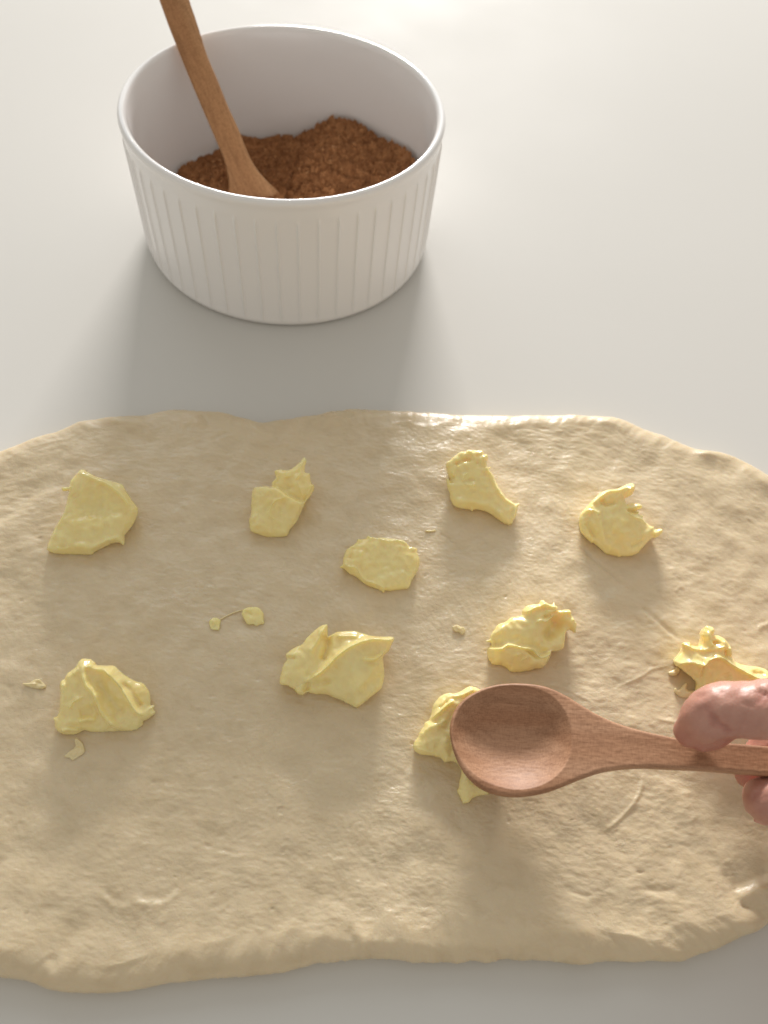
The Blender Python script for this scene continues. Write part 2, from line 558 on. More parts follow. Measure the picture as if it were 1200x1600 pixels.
def strokes_field(U, strokes):
    h = np.zeros(len(U))
    for typ, Q, w, a in strokes:
        if typ == 'blob':
            for q in Q: h += a * np.exp(-((U - q) ** 2).sum(1) / w ** 2)
            continue
        d, sd, _, par = seg_dist(U, Q)
        fade = np.clip(np.minimum(par, 1 - par) * 6 + .3, 0, 1)
        if typ == 'r': h += a * fade * np.exp(-(d / w) ** 2)
        elif typ == 's': h += a * fade * np.exp(-d / w)                       # sharp crest
        elif typ == 'v': h -= a * fade * np.exp(-(d / w) ** 2)
        elif typ == 'step': h += a * fade * np.tanh(sd * d / w) * np.exp(-(d / (6 * w)) ** 2)
        elif typ == 'lip':   # crest with a hollow on its left side
            h += fade * (a * np.exp(-(d / w) ** 2) - .9 * a * np.exp(-((d - 2 * w) / (1.6 * w)) ** 2) * (sd > 0))
    return h


def knob(name, label, x0, y0, sc, poly, strokes, tilt=25, dome=2.6, cell=1.0, edge=1.9, mat=None, group='lumps of butter set out on the dough', cat='butter', depth=2.4, seed=0, lift=.4):
    """a lump of butter; poly and strokes in enlarged-photo pixels, tilt = how far its far side is raised"""
    mat = mat or M_BUTTER
    px = np.array(poly, float) / sc + (x0, y0)
    bot = px[px[:, 1].argmax()]
    mid = px.mean(0)
    base = at(bot[0], bot[1], DT)
    o = base + np.array([0, 0, dough_z(base[None, :2])[0] - DT + lift / 1e3])
    t = math.radians(tilt)
    vd = unit((at(bot[0], bot[1] - 10, DT) - at(bot[0], bot[1], DT)) * (1, 1, 0))
    n = unit(np.array([-vd[0] * math.sin(t), -vd[1] * math.sin(t), math.cos(t)]))
    ax = np.array([1.0, 0, 0])
    eu = unit(ax - np.dot(ax, n) * n); ev = np.cross(n, eu)

    def pl(pts):
        out = []
        for x, y in pts:
            P = on_plane(x, y, o, n) - o
            out.append((P @ eu, P @ ev))
        return np.array(out)
    Q = spline(pl(px), 3)
    dn = (Q - Q.mean(0)); 
    Q = Q + .00012 * np.stack([samp(N3, Q[:, 0] / .03 + seed * .37, Q[:, 1] / .03), samp(N3, Q[:, 1] / .03, Q[:, 0] / .03 + seed * .21)], 1)
    st = []
    for typ, pts, w, a in strokes:
        q = pl([(x / sc + x0, y / sc + y0) for x, y in pts])
        if typ != 'blob' and len(q) > 2: q = spline(q, 4, False)
        st.append((typ, q, w / 1e3, a * 1.8 / 1e3))
    E = edge / 1e3

    def front(U, d):
        tt = np.clip(d / E, 0, 1)
        prof = np.sqrt(np.clip(1 - (1 - tt) ** 2, 0, 1)) * E * .75
        body = dome / 1e3 * (1 - np.exp(-d / .0035))
        sm = np.clip(d / .0012, 0, 1); sm = sm * sm * (3 - 2 * sm)
        f = strokes_field(U, st)
        nz = .00035 * samp(N1, U[:, 0] / .045 + seed * .31, U[:, 1] / .045 + seed * .17) + .00014 * samp(N2, U[:, 0] / .09 + seed * .13, U[:, 1] / .09) + .00003 * samp(N3, U[:, 0] / .05 + seed * .3, U[:, 1] / .05)
        return prof + body + (f + nz) * sm

    def back(U, d):
        return np.sqrt(np.clip(1 - (1 - np.clip(d / E, 0, 1)) ** 2, 0, 1)) * E * .6 + depth * np.clip(d - .0002, 0, None) ** .95 * 1.3
    ob = slab(name, Q, o, n, ax, cell * 1.15 * np.linalg.norm(on_plane(mid[0] + 1, mid[1], o, n) - on_plane(mid[0], mid[1], o, n)), front, back, mat, floor=True,
              loc=(on_plane(mid[0], mid[1], o, n)[0], on_plane(mid[0], mid[1], o, n)[1], DT))
    tag(ob, label, cat, group)
    return ob


B1 = [(465, 140), (520, 165), (600, 205), (700, 235), (800, 265), (850, 285), (885, 345), (940, 430), (990, 495), (995, 540), (970, 620), (920, 700), (870, 760), (865, 850), (820, 830), (760, 835), (690, 865), (600, 910), (560, 940), (400, 940), (250, 935), (150, 905), (145, 860), (190, 740), (260, 610), (300, 540), (335, 400), (345, 345), (290, 345), (280, 310), (345, 305), (360, 250), (400, 200)]
knob('butter_lump', 'wedge of butter with a smooth scooped face, farthest left in the back row', 50, 710, 6, B1,
     [('r', [(470, 180), (600, 240), (720, 290), (850, 390), (950, 520)], .9, .9), ('blob', [(600, 500)], 5.5, -1.3), ('r', [(360, 260), (340, 420), (300, 580), (200, 780)], .8, .5),
      ('r', [(380, 850), (560, 880), (680, 840), (850, 780)], 1.3, .8), ('v', [(390, 380), (420, 420)], 1.6, .3), ('step', [(360, 560), (560, 600), (760, 590), (900, 560)], 1.0, -.35), ('r', [(250, 880), (300, 890), (370, 880)], .5, .35)], tilt=27, seed=1)
B2 = [(350, 190), (390, 125), (430, 115), (490, 120), (530, 145), (550, 172), (620, 178), (715, 182), (750, 215), (800, 260), (860, 300), (920, 325), (980, 345), (1020, 390), (1045, 440), (1052, 500), (1050, 545), (1085, 552), (1080, 590), (1098, 620), (1060, 655), (1020, 685), (990, 700), (985, 730), (940, 770), (880, 792), (780, 795), (700, 800), (560, 805), (470, 798), (425, 788), (380, 815), (310, 828), (220, 820), (160, 770), (150, 700), (135, 672), (175, 655), (195, 600), (200, 520), (205, 430), (198, 370), (215, 320), (245, 300), (275, 250), (310, 225)]
knob('butter_lump', 'rounded heap of butter with two slanting ridges, in front at the far left', 60, 1010, 6, B2,
     [('s', [(470, 180), (600, 190), (740, 300), (850, 450), (930, 580), (1020, 640)], .9, 1.6), ('r', [(430, 190), (470, 330), (560, 440), (600, 560), (680, 670), (760, 740)], .9, 1.2),
      ('v', [(560, 280), (680, 480), (820, 620)], 1.6, 1.0), ('s', [(315, 570), (360, 500), (450, 455)], .6, .8), ('r', [(400, 690), (480, 665), (560, 665)], .8, .8), ('v', [(400, 610), (460, 590), (530, 560)], 1.9, .5),
      ('v', [(800, 330), (900, 450), (980, 560)], .9, .7), ('v', [(560, 480), (575, 560), (585, 640)], .9, .3), ('r', [(230, 780), (310, 760), (400, 775)], .6, .5), ('v', [(340, 250), (400, 200)], 1, -.5), ('r', [(240, 330), (250, 450), (215, 640)], .8, .4)], tilt=28, seed=2)
B3 = [(910, 130), (935, 170), (915, 240), (915, 325), (975, 340), (990, 430), (1000, 475), (1035, 500), (1030, 570), (990, 640), (945, 690), (900, 780), (850, 890), (800, 990), (720, 1080), (690, 1150), (660, 1185), (560, 1195), (400, 1190), (250, 1145), (185, 1110), (165, 1030), (170, 940), (195, 860), (190, 760), (200, 650), (205, 580), (240, 525), (310, 518), (390, 508), (465, 515), (475, 450), (520, 400), (505, 310), (560, 290), (600, 290), (680, 295), (760, 260), (830, 200), (880, 145)]
knob('butter_lump', 'narrow butter lump with a pointed tail above it, second from left in the back row', 370, 700, 8.571, B3,
     [('step', [(215, 540), (400, 530), (560, 570), (700, 680), (900, 740), (990, 620)], .7, -1.3), ('s', [(230, 545), (400, 525), (580, 580), (710, 690), (920, 710)], .55, .7), ('s', [(650, 700), (520, 740), (450, 840), (450, 930), (510, 975)], .5, .55),
      ('v', [(620, 760), (580, 860)], 1.1, .25), ('r', [(600, 870), (600, 910)], .7, .4), ('r', [(860, 200), (850, 350), (780, 450)], .6, .4), ('r', [(1010, 500), (970, 590), (930, 660)], .4, .5), ('v', [(680, 400), (720, 560)], 1.4, .6), ('r', [(220, 950), (300, 900)], .7, .3), ('v', [(330, 760)], 1, .3)] [:-1], tilt=25, cell=.85, seed=3)
B4 = [(455, 118), (520, 140), (640, 145), (740, 152), (820, 165), (880, 190), (920, 240), (990, 255), (1005, 310), (1028, 380), (1025, 450), (985, 540), (945, 610), (920, 680), (890, 708), (800, 718), (720, 728), (650, 728), (638, 748), (600, 730), (540, 700), (450, 668), (380, 620), (330, 575), (250, 540), (200, 490), (145, 468), (175, 440), (180, 400), (195, 330), (230, 260), (290, 225), (325, 200), (345, 160), (400, 160), (440, 150)]
knob('butter_lump', 'flat oval pat of butter with a smooth dished top, midway between the butter rows', 510, 820, 7.059, B4,
     [('blob', [(600, 420)], 6.5, -1.0), ('s', [(190, 360), (215, 470), (330, 500), (400, 610), (520, 660), (640, 715)], .5, .55), ('s', [(350, 200), (240, 260), (205, 360)], .5, .4), ('s', [(460, 140), (560, 170), (680, 200), (800, 190), (910, 250)], .45, .5), ('r', [(1000, 300), (1010, 420), (940, 600)], .5, .3),
      ('v', [(300, 260), (260, 400)], .7, .3)], tilt=17, dome=2.4, cell=.85, seed=4)
B5 = [(475, 95), (520, 88), (528, 130), (530, 195), (570, 175), (615, 155), (690, 148), (765, 148), (830, 165), (880, 182), (960, 195), (1050, 198), (1118, 208), (1100, 265), (1070, 330), (1025, 375), (1025, 450), (1033, 530), (1020, 620), (995, 675), (920, 730), (840, 800), (780, 833), (710, 800), (640, 765), (560, 735), (500, 715), (420, 715), (350, 695), (305, 722), (255, 712), (225, 670), (170, 640), (98, 622), (105, 540), (130, 450), (160, 400), (150, 355), (190, 320), (240, 290), (300, 265), (330, 215), (400, 150), (450, 110)]
knob('butter_lump', 'widest butter lump, folded with a glossy slanting crest, in the middle of the dough', 420, 960, 5.714, B5,
     [('s', [(345, 590), (480, 500), (610, 370), (740, 280), (900, 225), (1100, 215)], .9, 2.0), ('step', [(345, 590), (500, 490), (640, 360), (780, 270), (1000, 225)], 1.2, -.6), ('v', [(530, 180), (520, 300), (480, 420)], 1.2, 1.3), ('r', [(480, 120), (430, 240), (360, 340)], .9, .8),
      ('v', [(350, 600), (340, 690)], .9, 1.0), ('v', [(160, 380), (240, 385)], .5, .6), ('r', [(830, 395), (930, 400), (1030, 340)], .6, .9), ('blob', [(780, 600)], 4, .8), ('v', [(950, 450), (880, 560), (700, 700)], 1.6, -.4), ('v', [(380, 640), (560, 590)], 1.0, .6), ('r', [(110, 620), (190, 645), (280, 700)], .5, .5), ('r', [(600, 190), (700, 190), (800, 200)], .8, .5)], tilt=24, seed=5)
B6 = [(340, 135), (400, 135), (430, 110), (520, 118), (630, 120), (655, 170), (700, 175), (705, 230), (690, 270), (705, 345), (740, 335), (745, 355), (720, 375), (780, 450), (815, 540), (880, 650), (920, 710), (935, 745), (1000, 790), (1080, 835), (1120, 820), (1128, 840), (1105, 880), (1100, 950), (1060, 1040), (1020, 1110), (960, 1112), (900, 1085), (800, 1010), (700, 945), (600, 915), (515, 915), (500, 930), (430, 905), (310, 890), (240, 845), (200, 760), (190, 680), (165, 620), (150, 520), (170, 490), (205, 520), (165, 430), (150, 365), (140, 330), (150, 280), (200, 240), (270, 185)]
knob('butter_lump', 'drumstick-shaped butter lump tapering to the right, third from left in the back row', 680, 690, 8.571, B6,
     [('s', [(160, 290), (260, 190), (350, 140), (450, 160), (490, 210)], .6, .8), ('v', [(250, 330), (380, 260), (470, 270)], .8, .7), ('s', [(350, 550), (370, 480), (430, 440)], .4, .6), ('s', [(365, 580), (440, 610), (520, 600)], .4, .5), ('v', [(430, 530), (520, 540)], .8, .4),
      ('r', [(620, 130), (660, 300), (720, 430), (800, 620), (920, 780), (1090, 860)], .7, .6), ('r', [(250, 800), (500, 830), (700, 870), (900, 1020)], 1.2, .5), ('r', [(1080, 870), (1020, 1060)], .5, .5), ('v', [(560, 180), (560, 330)], .8, .5), ('v', [(200, 560), (240, 480)], .5, .5)], tilt=26, cell=.85, seed=6)
B7 = [(740, 115), (768, 150), (755, 210), (720, 255), (660, 285), (645, 300), (665, 350), (720, 345), (790, 350), (848, 370), (830, 410), (775, 440), (815, 445), (810, 475), (862, 488), (855, 525), (880, 560), (940, 610), (990, 625), (985, 655), (1060, 645), (1090, 665), (1075, 705), (1020, 750), (960, 760), (900, 820), (830, 900), (790, 940), (700, 968), (620, 970), (575, 980), (500, 955), (430, 942), (370, 890), (290, 820), (250, 810), (190, 750), (135, 690), (110, 600), (110, 530), (130, 470), (165, 425), (230, 350), (300, 280), (370, 220), (450, 190), (550, 180), (620, 150), (690, 120)]
knob('butter_lump', 'claw-shaped butter lump with a hooked tip and ragged notch, farthest right in the back row', 890, 740, 7.5, B7,
     [('s', [(160, 440), (250, 350), (330, 290), (430, 220), (560, 200), (700, 150)], .7, .9), ('v', [(350, 310), (400, 370), (520, 350)], 1.0, .8), ('s', [(170, 440), (260, 450), (330, 490)], .6, .7), ('v', [(180, 520), (220, 640), (300, 760)], 1.1, .8), ('r', [(300, 500), (340, 650), (390, 820)], .8, .5),
      ('v', [(650, 440), (740, 450), (800, 450)], .7, 1.0), ('s', [(640, 460), (720, 520), (860, 560), (970, 650)], .6, .7), ('blob', [(560, 650)], 4, .8), ('r', [(760, 790), (820, 770)], .4, .4), ('v', [(690, 860), (780, 820)], .6, .4), ('r', [(650, 200), (740, 170)], .6, .5)], tilt=27, cell=.85, seed=7)
B8 = [(725, 115), (760, 145), (820, 165), (832, 115), (845, 165), (875, 190), (880, 225), (940, 218), (1005, 222), (1025, 290), (1070, 350), (1070, 420), (1060, 460), (1000, 430), (965, 450), (950, 530), (935, 620), (880, 650), (815, 655), (805, 690), (770, 760), (720, 825), (640, 835), (540, 860), (400, 870), (340, 825), (280, 795), (200, 790), (160, 740), (140, 680), (150, 610), (185, 590), (170, 560), (110, 540), (160, 528), (180, 480), (230, 400), (270, 365), (330, 345), (390, 300), (490, 285), (505, 230), (540, 185), (600, 165), (670, 160), (690, 130)]
knob('butter_lump', 'cupped butter lump hollow like a shell, just behind the bowl of the held spoon', 740, 920, 6.667, B8,
     [('blob', [(780, 470), (860, 360)], 2.6, -2.6), ('s', [(150, 620), (250, 630), (340, 590), (480, 620), (580, 640), (660, 715), (740, 700), (805, 640)], .5, 2.0), ('step', [(150, 640), (340, 610), (500, 640), (660, 730), (800, 670)], .6, -.9), ('r', [(520, 260), (620, 200), (720, 170), (860, 200)], .8, .9),
      ('s', [(720, 235), (800, 240), (870, 220)], .5, .7), ('v', [(710, 300), (790, 280)], .5, .6), ('s', [(620, 355), (680, 335), (730, 345), (830, 270)], .5, .6), ('r', [(900, 240), (1010, 250), (1040, 350)], .7, .8), ('r', [(380, 320), (300, 380), (210, 480)], .8, .3), ('r', [(405, 690), (480, 685)], .4, .4), ('r', [(480, 745), (530, 715)], .3, .4), ('r', [(940, 430), (930, 600)], .5, .6)], tilt=23, seed=8, dome=2.6)
B9 = [(515, 55), (545, 60), (590, 70), (610, 110), (600, 155), (660, 165), (730, 210), (780, 270), (800, 330), (800, 400), (840, 450), (900, 480), (1000, 500), (1100, 510), (1160, 530), (1210, 560), (1300, 600), (1320, 680), (1250, 740), (1100, 760), (900, 780), (700, 800), (560, 835), (490, 850), (420, 820), (400, 760), (410, 690), (370, 640), (300, 580), (220, 520), (175, 490), (165, 440), (230, 370), (265, 310), (250, 250), (290, 235), (340, 240), (350, 270), (420, 280), (465, 270), (485, 220), (470, 180), (475, 130), (500, 85)]
knob('butter_lump', 'spiky butter lump with a glossy crest, right behind the index finger', 1030, 970, 7.059, B9,
     [('s', [(175, 470), (300, 440), (440, 470), (500, 410), (620, 385), (740, 460), (900, 550), (1050, 620), (1160, 610)], .7, 1.5), ('r', [(500, 100), (530, 220), (560, 270)], .7, .7), ('s', [(600, 290), (680, 270), (690, 200)], .5, .6), ('v', [(560, 240), (640, 230)], .6, .7), ('r', [(760, 280), (780, 380)], .6, .8), ('v', [(700, 320), (720, 390)], .6, .8),
      ('v', [(460, 480), (440, 620)], .5, .5), ('r', [(280, 270), (400, 300), (600, 300)], .6, .5), ('v', [(700, 560), (720, 620)], 1.4, .25), ('v', [(1000, 565), (1060, 575), (1130, 572)], .6, .4), ('v', [(300, 540), (420, 640)], .8, .5)], tilt=31, seed=9, dome=2.4, lift=1.5)
B10 = [(800, 95), (860, 105), (910, 130), (945, 155), (1000, 220), (1100, 400), (1150, 700), (1150, 1100), (1050, 1350), (910, 1400), (840, 1420), (790, 1470), (720, 1490), (690, 1440), (640, 1350), (660, 1300), (670, 1215), (690, 1100), (620, 1000), (550, 990), (495, 998), (440, 950), (370, 928), (240, 910), (170, 890), (120, 830), (125, 770), (170, 700), (185, 650), (230, 580), (260, 520), (300, 500), (330, 430), (350, 330), (400, 250), (460, 200), (520, 175), (590, 178), (650, 170), (710, 140), (760, 105)]
knob('butter_lump', 'butter lump half hidden and pressed under the bowl of the held spoon', 630, 1060, 7.62, B10,
     [('s', [(300, 500), (400, 430), (500, 340), (580, 290)], .6, 1.0), ('v', [(420, 370), (520, 290)], .5, .5), ('r', [(180, 680), (300, 600), (500, 520)], 1.0, .6), ('r', [(560, 230), (700, 200), (840, 140)], .8, .6), ('v', [(600, 400), (500, 640)], 1.4, .5), ('r', [(140, 850), (260, 880), (420, 930)], .5, .5)], tilt=12, dome=2.4, seed=10)

knob('butter_crumb', 'small yellow dab of butter with a fine trailing string, left of centre on the dough', 310, 930, 10,
     [(700, 225), (740, 200), (860, 180), (950, 200), (1010, 270), (1020, 370), (1025, 450), (960, 460), (905, 480), (850, 455), (780, 460), (740, 430), (700, 350), (675, 280)], [('v', [(740, 260), (850, 330)], .6, .3)], tilt=12, dome=.9, edge=.8, cell=.6, group='crumbs of butter on the dough', seed=11, lift=.3)
knob('butter_crumb', 'tiny round pale dab at the left end of the thin butter string', 310, 930, 10,
     [(165, 430), (190, 380), (240, 350), (300, 360), (345, 385), (345, 440), (320, 550), (270, 545), (200, 540), (180, 490)], [], tilt=12, dome=.8, edge=.7, cell=.6, group='crumbs of butter on the dough', seed=12, lift=.2)
knob('butter_crumb', 'flat pale flake of butter just in front of the far left heap', 60, 1010, 6,
     [(350, 855), (370, 868), (410, 900), (435, 970), (420, 1010), (370, 1040), (320, 1070), (290, 1050), (240, 1030), (290, 985), (345, 940), (340, 890)], [('s', [(290, 1000), (360, 960), (420, 960)], .3, .25)], tilt=7, dome=.35, edge=.4, cell=.7, mat=M_CRUMB, group='crumbs of butter on the dough', seed=13, lift=.15)
knob('butter_crumb', 'thin curled flake of butter at the left edge, beside the far left heap', 0, 620, 2.58,
     [(88, 1156), (120, 1152), (140, 1140), (158, 1138), (172, 1150), (186, 1168), (170, 1178), (140, 1176), (108, 1166)], [('s', [(95, 1158), (150, 1160)], .3, .3)], tilt=10, dome=.5, edge=.4, cell=.6, mat=M_CRUMB, group='crumbs of butter on the dough', seed=14, lift=.2)
knob('butter_crumb', 'tiny knobbly crumb of butter right of the widest lump', 680, 680, 3.158,
     [(85, 945), (100, 938), (112, 936), (125, 945), (142, 948), (148, 962), (142, 978), (128, 985), (118, 972), (100, 970), (88, 960)], [], tilt=12, dome=.8, edge=.5, cell=.5, mat=M_CRUMB, group='crumbs of butter on the dough', seed=15, lift=.3)
knob('butter_crumb', 'pale ragged scrap of butter in the shade left of the index finger', 1030, 970, 7.059,
     [(165, 745), (185, 740), (205, 770), (240, 735), (285, 690), (310, 700), (300, 750), (340, 770), (430, 765), (440, 840), (400, 860), (330, 850), (250, 850), (200, 820), (170, 790)], [('r', [(300, 790), (400, 790)], .6, .3)], tilt=10, dome=.9, edge=.7, cell=.7, mat=M_CRUMB, group='crumbs of butter on the dough', seed=16, lift=.3)
knob('butter_crumb', 'little hooked butter drip under the left tip of the spiky lump', 1030, 970, 7.059,
     [(100, 570), (120, 555), (170, 535), (180, 515), (215, 520), (225, 560), (190, 600), (150, 610), (115, 600)], [], tilt=15, dome=.9, edge=.6, cell=.6, mat=M_CRUMB, group='crumbs of butter on the dough', seed=17, lift=.3)
knob('butter_crumb', 'small speck of butter at the right of the flat oval pat', 510, 820, 7.059,
     [(1085, 62), (1120, 55), (1160, 62), (1195, 52), (1200, 72), (1150, 80), (1095, 75)], [], tilt=10, dome=.5, edge=.3, cell=.4, mat=M_CRUMB, group='crumbs of butter on the dough', seed=18, lift=.15)


# ------------------------------------------------------------------ tubes
def tube(path, radii, nseg=16, cap=True, flat=None):
    """closed tapered tube with round ends"""
    path = np.asarray(path, float); radii = np.asarray(radii, float)
    T = np.gradient(path, axis=0); T /= np.linalg.norm(T, axis=1)[:, None]
    up = np.array([0, 0, 1.0]) if abs(T[0][2]) < .9 else np.array([1.0, 0, 0])
    V = []
    a = np.linspace(0, 2 * np.pi, nseg, endpoint=False)
    for p, t, r in zip(path, T, radii):
        u = unit(np.cross(up, t)); w = np.cross(t, u)
        V.append(p + r * (np.cos(a)[:, None] * u + np.sin(a)[:, None] * w * (flat or 1)))
    V = np.concatenate(V)
    Fq = []
    for i in range(len(path) - 1):
        for j in range(nseg):
            Fq.append((i * nseg + j, i * nseg + (j + 1) % nseg, (i + 1) * nseg + (j + 1) % nseg, (i + 1) * nseg + j))
    n = len(V)
    V = np.vstack([V, path[0], path[-1]])
    for j in range(nseg):
        Fq.append((n, (j + 1) % nseg, j)); Fq.append((n + 1, n - nseg + j, n - nseg + (j + 1) % nseg))
    return V, Fq


# thin string of butter between the two dabs
sp = []
for x, y in [(342, 969), (352, 963), (362, 958), (372, 955), (380, 953)]:
    p = at(x, y, DT); p[2] = dough_z(p[None, :2])[0] + .0003; sp.append(p)
V, Fq = tube(spline(sp, 4, False), np.full(17, .00022), 8)
tag(mesh_obj('butter_string', V, Fq, M_CRUMB, loc=sp[0]), 'hair-thin string of butter linking the two small dabs on the dough', 'butter')

# ------------------------------------------------------------------ ribbed bowl
BX, BY, RO, BH = -.0637, .3342, .0700, .0661
RB = .0678
NA = 1560; NRIB = 52
ta = np.linspace(0, 2 * np.pi, NA, endpoint=False)
ph = (ta * NRIB / (2 * np.pi)) % 1.0
dph = np.minimum(ph, 1 - ph)                       # 0 on the rib
rib = np.exp(-(dph / .050) ** 2) * .00062 - .00020 * np.sin(np.pi * ph) ** .7
prof = []   # (radius, z, rib strength)
zr = BH
prof += [(0, .0012, 0), (.030, .0012, 0), (.055, .0012, 0), (.0615, .0010, 0), (.0625, .0002, 0), (.0640, .0000, 0), (.0655, .0005, 0), (.0668, .0014, 0), (.0675, .0027, 0)]
for z in np.linspace(.0040, zr - .0045, 60):
    t = z / zr
    r = RB + (RO - .0006 - RB) * t
    k = np.clip((z - .0040) / .003, 0, 1) * np.clip((zr - .0085 - z) / .0022, 0, 1)
    prof.append((r, z, k))
prof += [(RO - .0005, zr - .0036, 0), (RO - .0001, zr - .0026, 0), (RO, zr - .0016, 0), (RO - .0003, zr - .0007, 0), (RO - .0011, zr - .0001, 0), (RO - .0020, zr, 0), (RO - .0028, zr - .0003, 0), (RO - .0035, zr - .0011, 0), (RO - .0038, zr - .0024, 0), (RO - .0040, zr - .005, 0)]
for z in np.linspace(zr - .008, .012, 20):
    prof.append((RB - .0045 + (RO - .0041 - RB + .0045) * z / zr, z, 0))
prof += [(.0600, .0085, 0), (.0575, .0062, 0), (.052, .0050, 0), (.030, .0047, 0), (0, .0047, 0)]
Vb = []
for r, z, k in prof:
    R_ = r + k * rib
    Vb.append(np.stack([BX + R_ * np.cos(ta), BY + R_ * np.sin(ta), np.full(NA, z)], 1))
Vb = np.concatenate(Vb)
i = np.arange(len(prof) - 1)[:, None] * NA; j = np.arange(NA)[None]; j2 = (j + 1) % NA
Fb = np.stack([i + j, i + j2, i + NA + j2, i + NA + j], -1).reshape(-1, 4)
bowl = mesh_obj('ribbed_bowl', Vb, Fb, M_CERAMIC, loc=(BX, BY, 0))
tag(bowl, 'white ribbed ceramic bowl standing behind the dough on the worktop', 'bowl')

# ------------------------------------------------------------------ cinnamon sugar in the bowl
RI = .0618
ns, na = 190, 620
rr_ = np.linspace(0, 1, ns) ** .8
A_ = np.linspace(0, 2 * np.pi, na, endpoint=False)
RR, AA = np.meshgrid(rr_, A_, indexing='ij')
SX, SY = (RR * RI * np.cos(AA)).ravel(), (RR * RI * np.sin(AA)).ravel()


def sugar_h(x, y):
    kx = [-.062, -.055, -.043, -.033, -.024, -.016, -.008, .000, .006, .012, .018, .026, .034, .042, .050, .058, .062]
    kz = [.0125, .0135, .0125, .0165, .0140, .0140, .0148, .0180, .0225, .0265, .0290, .0285, .0285, .0280, .0295, .0340, .035]
    sl = x - .10 * (y - .05)
    h = np.interp(sl, kx, kz)
    wb = np.clip((y + .015) / .055, 0, 1); wb = wb * wb * (3 - 2 * wb)
    h = h * wb + (1 - wb) * (.0215 + .14 * x)
    r = np.hypot(x, y)
    h = h + .0045 * np.clip(1 - (r / RI) ** 2, 0, 1) * (1 - .5 * (x > 0)) 
    h = h + .0035 * np.clip(-y / RI, 0, 1)
    h += .0011 * samp(N1, x / .13 + .4, y / .13) + .0012 * samp(N2, x / .13, y / .13 + .6) + .0009 * samp(N2, x / .055 + .2, y / .055) + .0006 * samp(N3, x / .07, y / .07) + .0004 * np.abs(samp(N3, x / .035 + .1, y / .035))
    return h


SZ = sugar_h(SX, SY)
SZ += rng.normal(0, .00010, len(SZ))
Vs = np.stack([BX + SX, BY + SY, SZ], 1)
skirt = np.stack([BX + RI * .97 * np.cos(A_), BY + RI * .97 * np.sin(A_), np.full(na, .0095)], 1)
Vs = np.vstack([Vs, skirt])
i = np.arange(ns)[:, None] * na; j = np.arange(na)[None]; j2 = (j + 1) % na
Fs = np.stack([i + j, i + na + j, i + na + j2, i + j2], -1).reshape(-1, 4)
sugar = mesh_obj('cinnamon_sugar', Vs, Fs, M_SUGAR, loc=(BX, BY, .0095), smooth=False)
tag(sugar, 'heap of clumpy brown cinnamon sugar inside the white ribbed bowl', 'sugar', None, 'stuff')
# loose grains and little clumps on the heap
ico_v = np.array([(0, 0, 1), (.894, 0, .447), (.276, .851, .447), (-.724, .526, .447), (-.724, -.526, .447), (.276, -.851, .447), (.724, .526, -.447), (-.276, .851, -.447), (-.894, 0, -.447), (-.276, -.851, -.447), (.724, -.526, -.447), (0, 0, -1)])
ico_f = np.array([(0, 1, 2), (0, 2, 3), (0, 3, 4), (0, 4, 5), (0, 5, 1), (1, 6, 2), (2, 7, 3), (3, 8, 4), (4, 9, 5), (5, 10, 1), (2, 6, 7), (3, 7, 8), (4, 8, 9), (5, 9, 10), (1, 10, 6), (7, 6, 11), (8, 7, 11), (9, 8, 11), (10, 9, 11), (6, 10, 11)])
ng = 9000
gr = RI * .985 * np.sqrt(rng.random(ng)); ga = rng.random(ng) * 2 * np.pi
gx_, gy_ = gr * np.cos(ga), gr * np.sin(ga)
gs = .00018 + .00028 * rng.random(ng) ** 3 + .0007 * (rng.random(ng) > .985)
gz = sugar_h(gx_, gy_) + gs * .3
jit = ico_v[None] * gs[:, None, None] * (1 + .3 * rng.standard_normal((ng, 12, 1)))
Vg = (jit + np.stack([BX + gx_, BY + gy_, gz], 1)[:, None]).reshape(-1, 3)
Fg = (ico_f[None] + 12 * np.arange(ng)[:, None, None]).reshape(-1, 3)
tag(mesh_obj('sugar_grain', Vg, Fg, M_SUGAR, parent=sugar, loc=(BX, BY, .0095)), None, None, None, 'stuff')


# ------------------------------------------------------------------ wooden spoons
def spoon(name, label, px_out, o, n, axis, hollow, depth, thick, mat, cell, extra=None, rim=.0012):
    n = unit(n); eu = unit(axis - np.dot(axis, n) * n); ev = np.cross(n, eu)

    def pl(pts):
        q = []
        for x, y in pts:
            P = on_plane(x, y, o, n) - o
            q.append((P @ eu, P @ ev))
        return np.array(q)
    Q = pl(px_out)
    if extra is not None: Q = extra(Q)
    Q = spline(Q, 5)
    H = pl(hollow) if isinstance(hollow, list) else hollow(Q)
    H = spline(H, 5)
    head = H.mean(0)

    def front(U, d):
        t = np.clip(d / .0011, 0, 1)
        f = np.sqrt(1 - (1 - t) ** 2) * .0009
        dh, _, _, _ = seg_dist(U, H, True); ih = inside(U, H)
        m = dh.max() if not ih.any() else dh[ih].max()
        q = np.where(ih, dh / m, 0)
        hol = depth * (1 - (1 - np.clip(q, 0, 1)) ** 2.2)
        soft = .00018 * np.exp(-(dh / .0006) ** 2)
        return f - hol - soft * 0 + .00003 * samp(N2, U[:, 0] / .1, U[:, 1] / .03)

    def back(U, d):
        t = np.clip(d / .0010, 0, 1); t2 = np.clip(d / .0050, 0, 1)
        f = (.62 * (1 - (1 - t) ** 2.2) + .38 * (1 - (1 - t2) ** 2)) * thick
        g = np.exp(-(np.hypot(*(U - head).T) / (.0135)) ** 4)
        return f + (depth * 1.0) * g * (1 - (1 - np.clip(d / .012, 0, 1)) ** 2)
    R = np.stack([eu, ev, n], 1)
    ob = slab(name, Q, o, n, axis, cell, front, back, mat, loc=o, rot=R)
    tag(ob, label, 'spoon')
    return ob, eu, ev


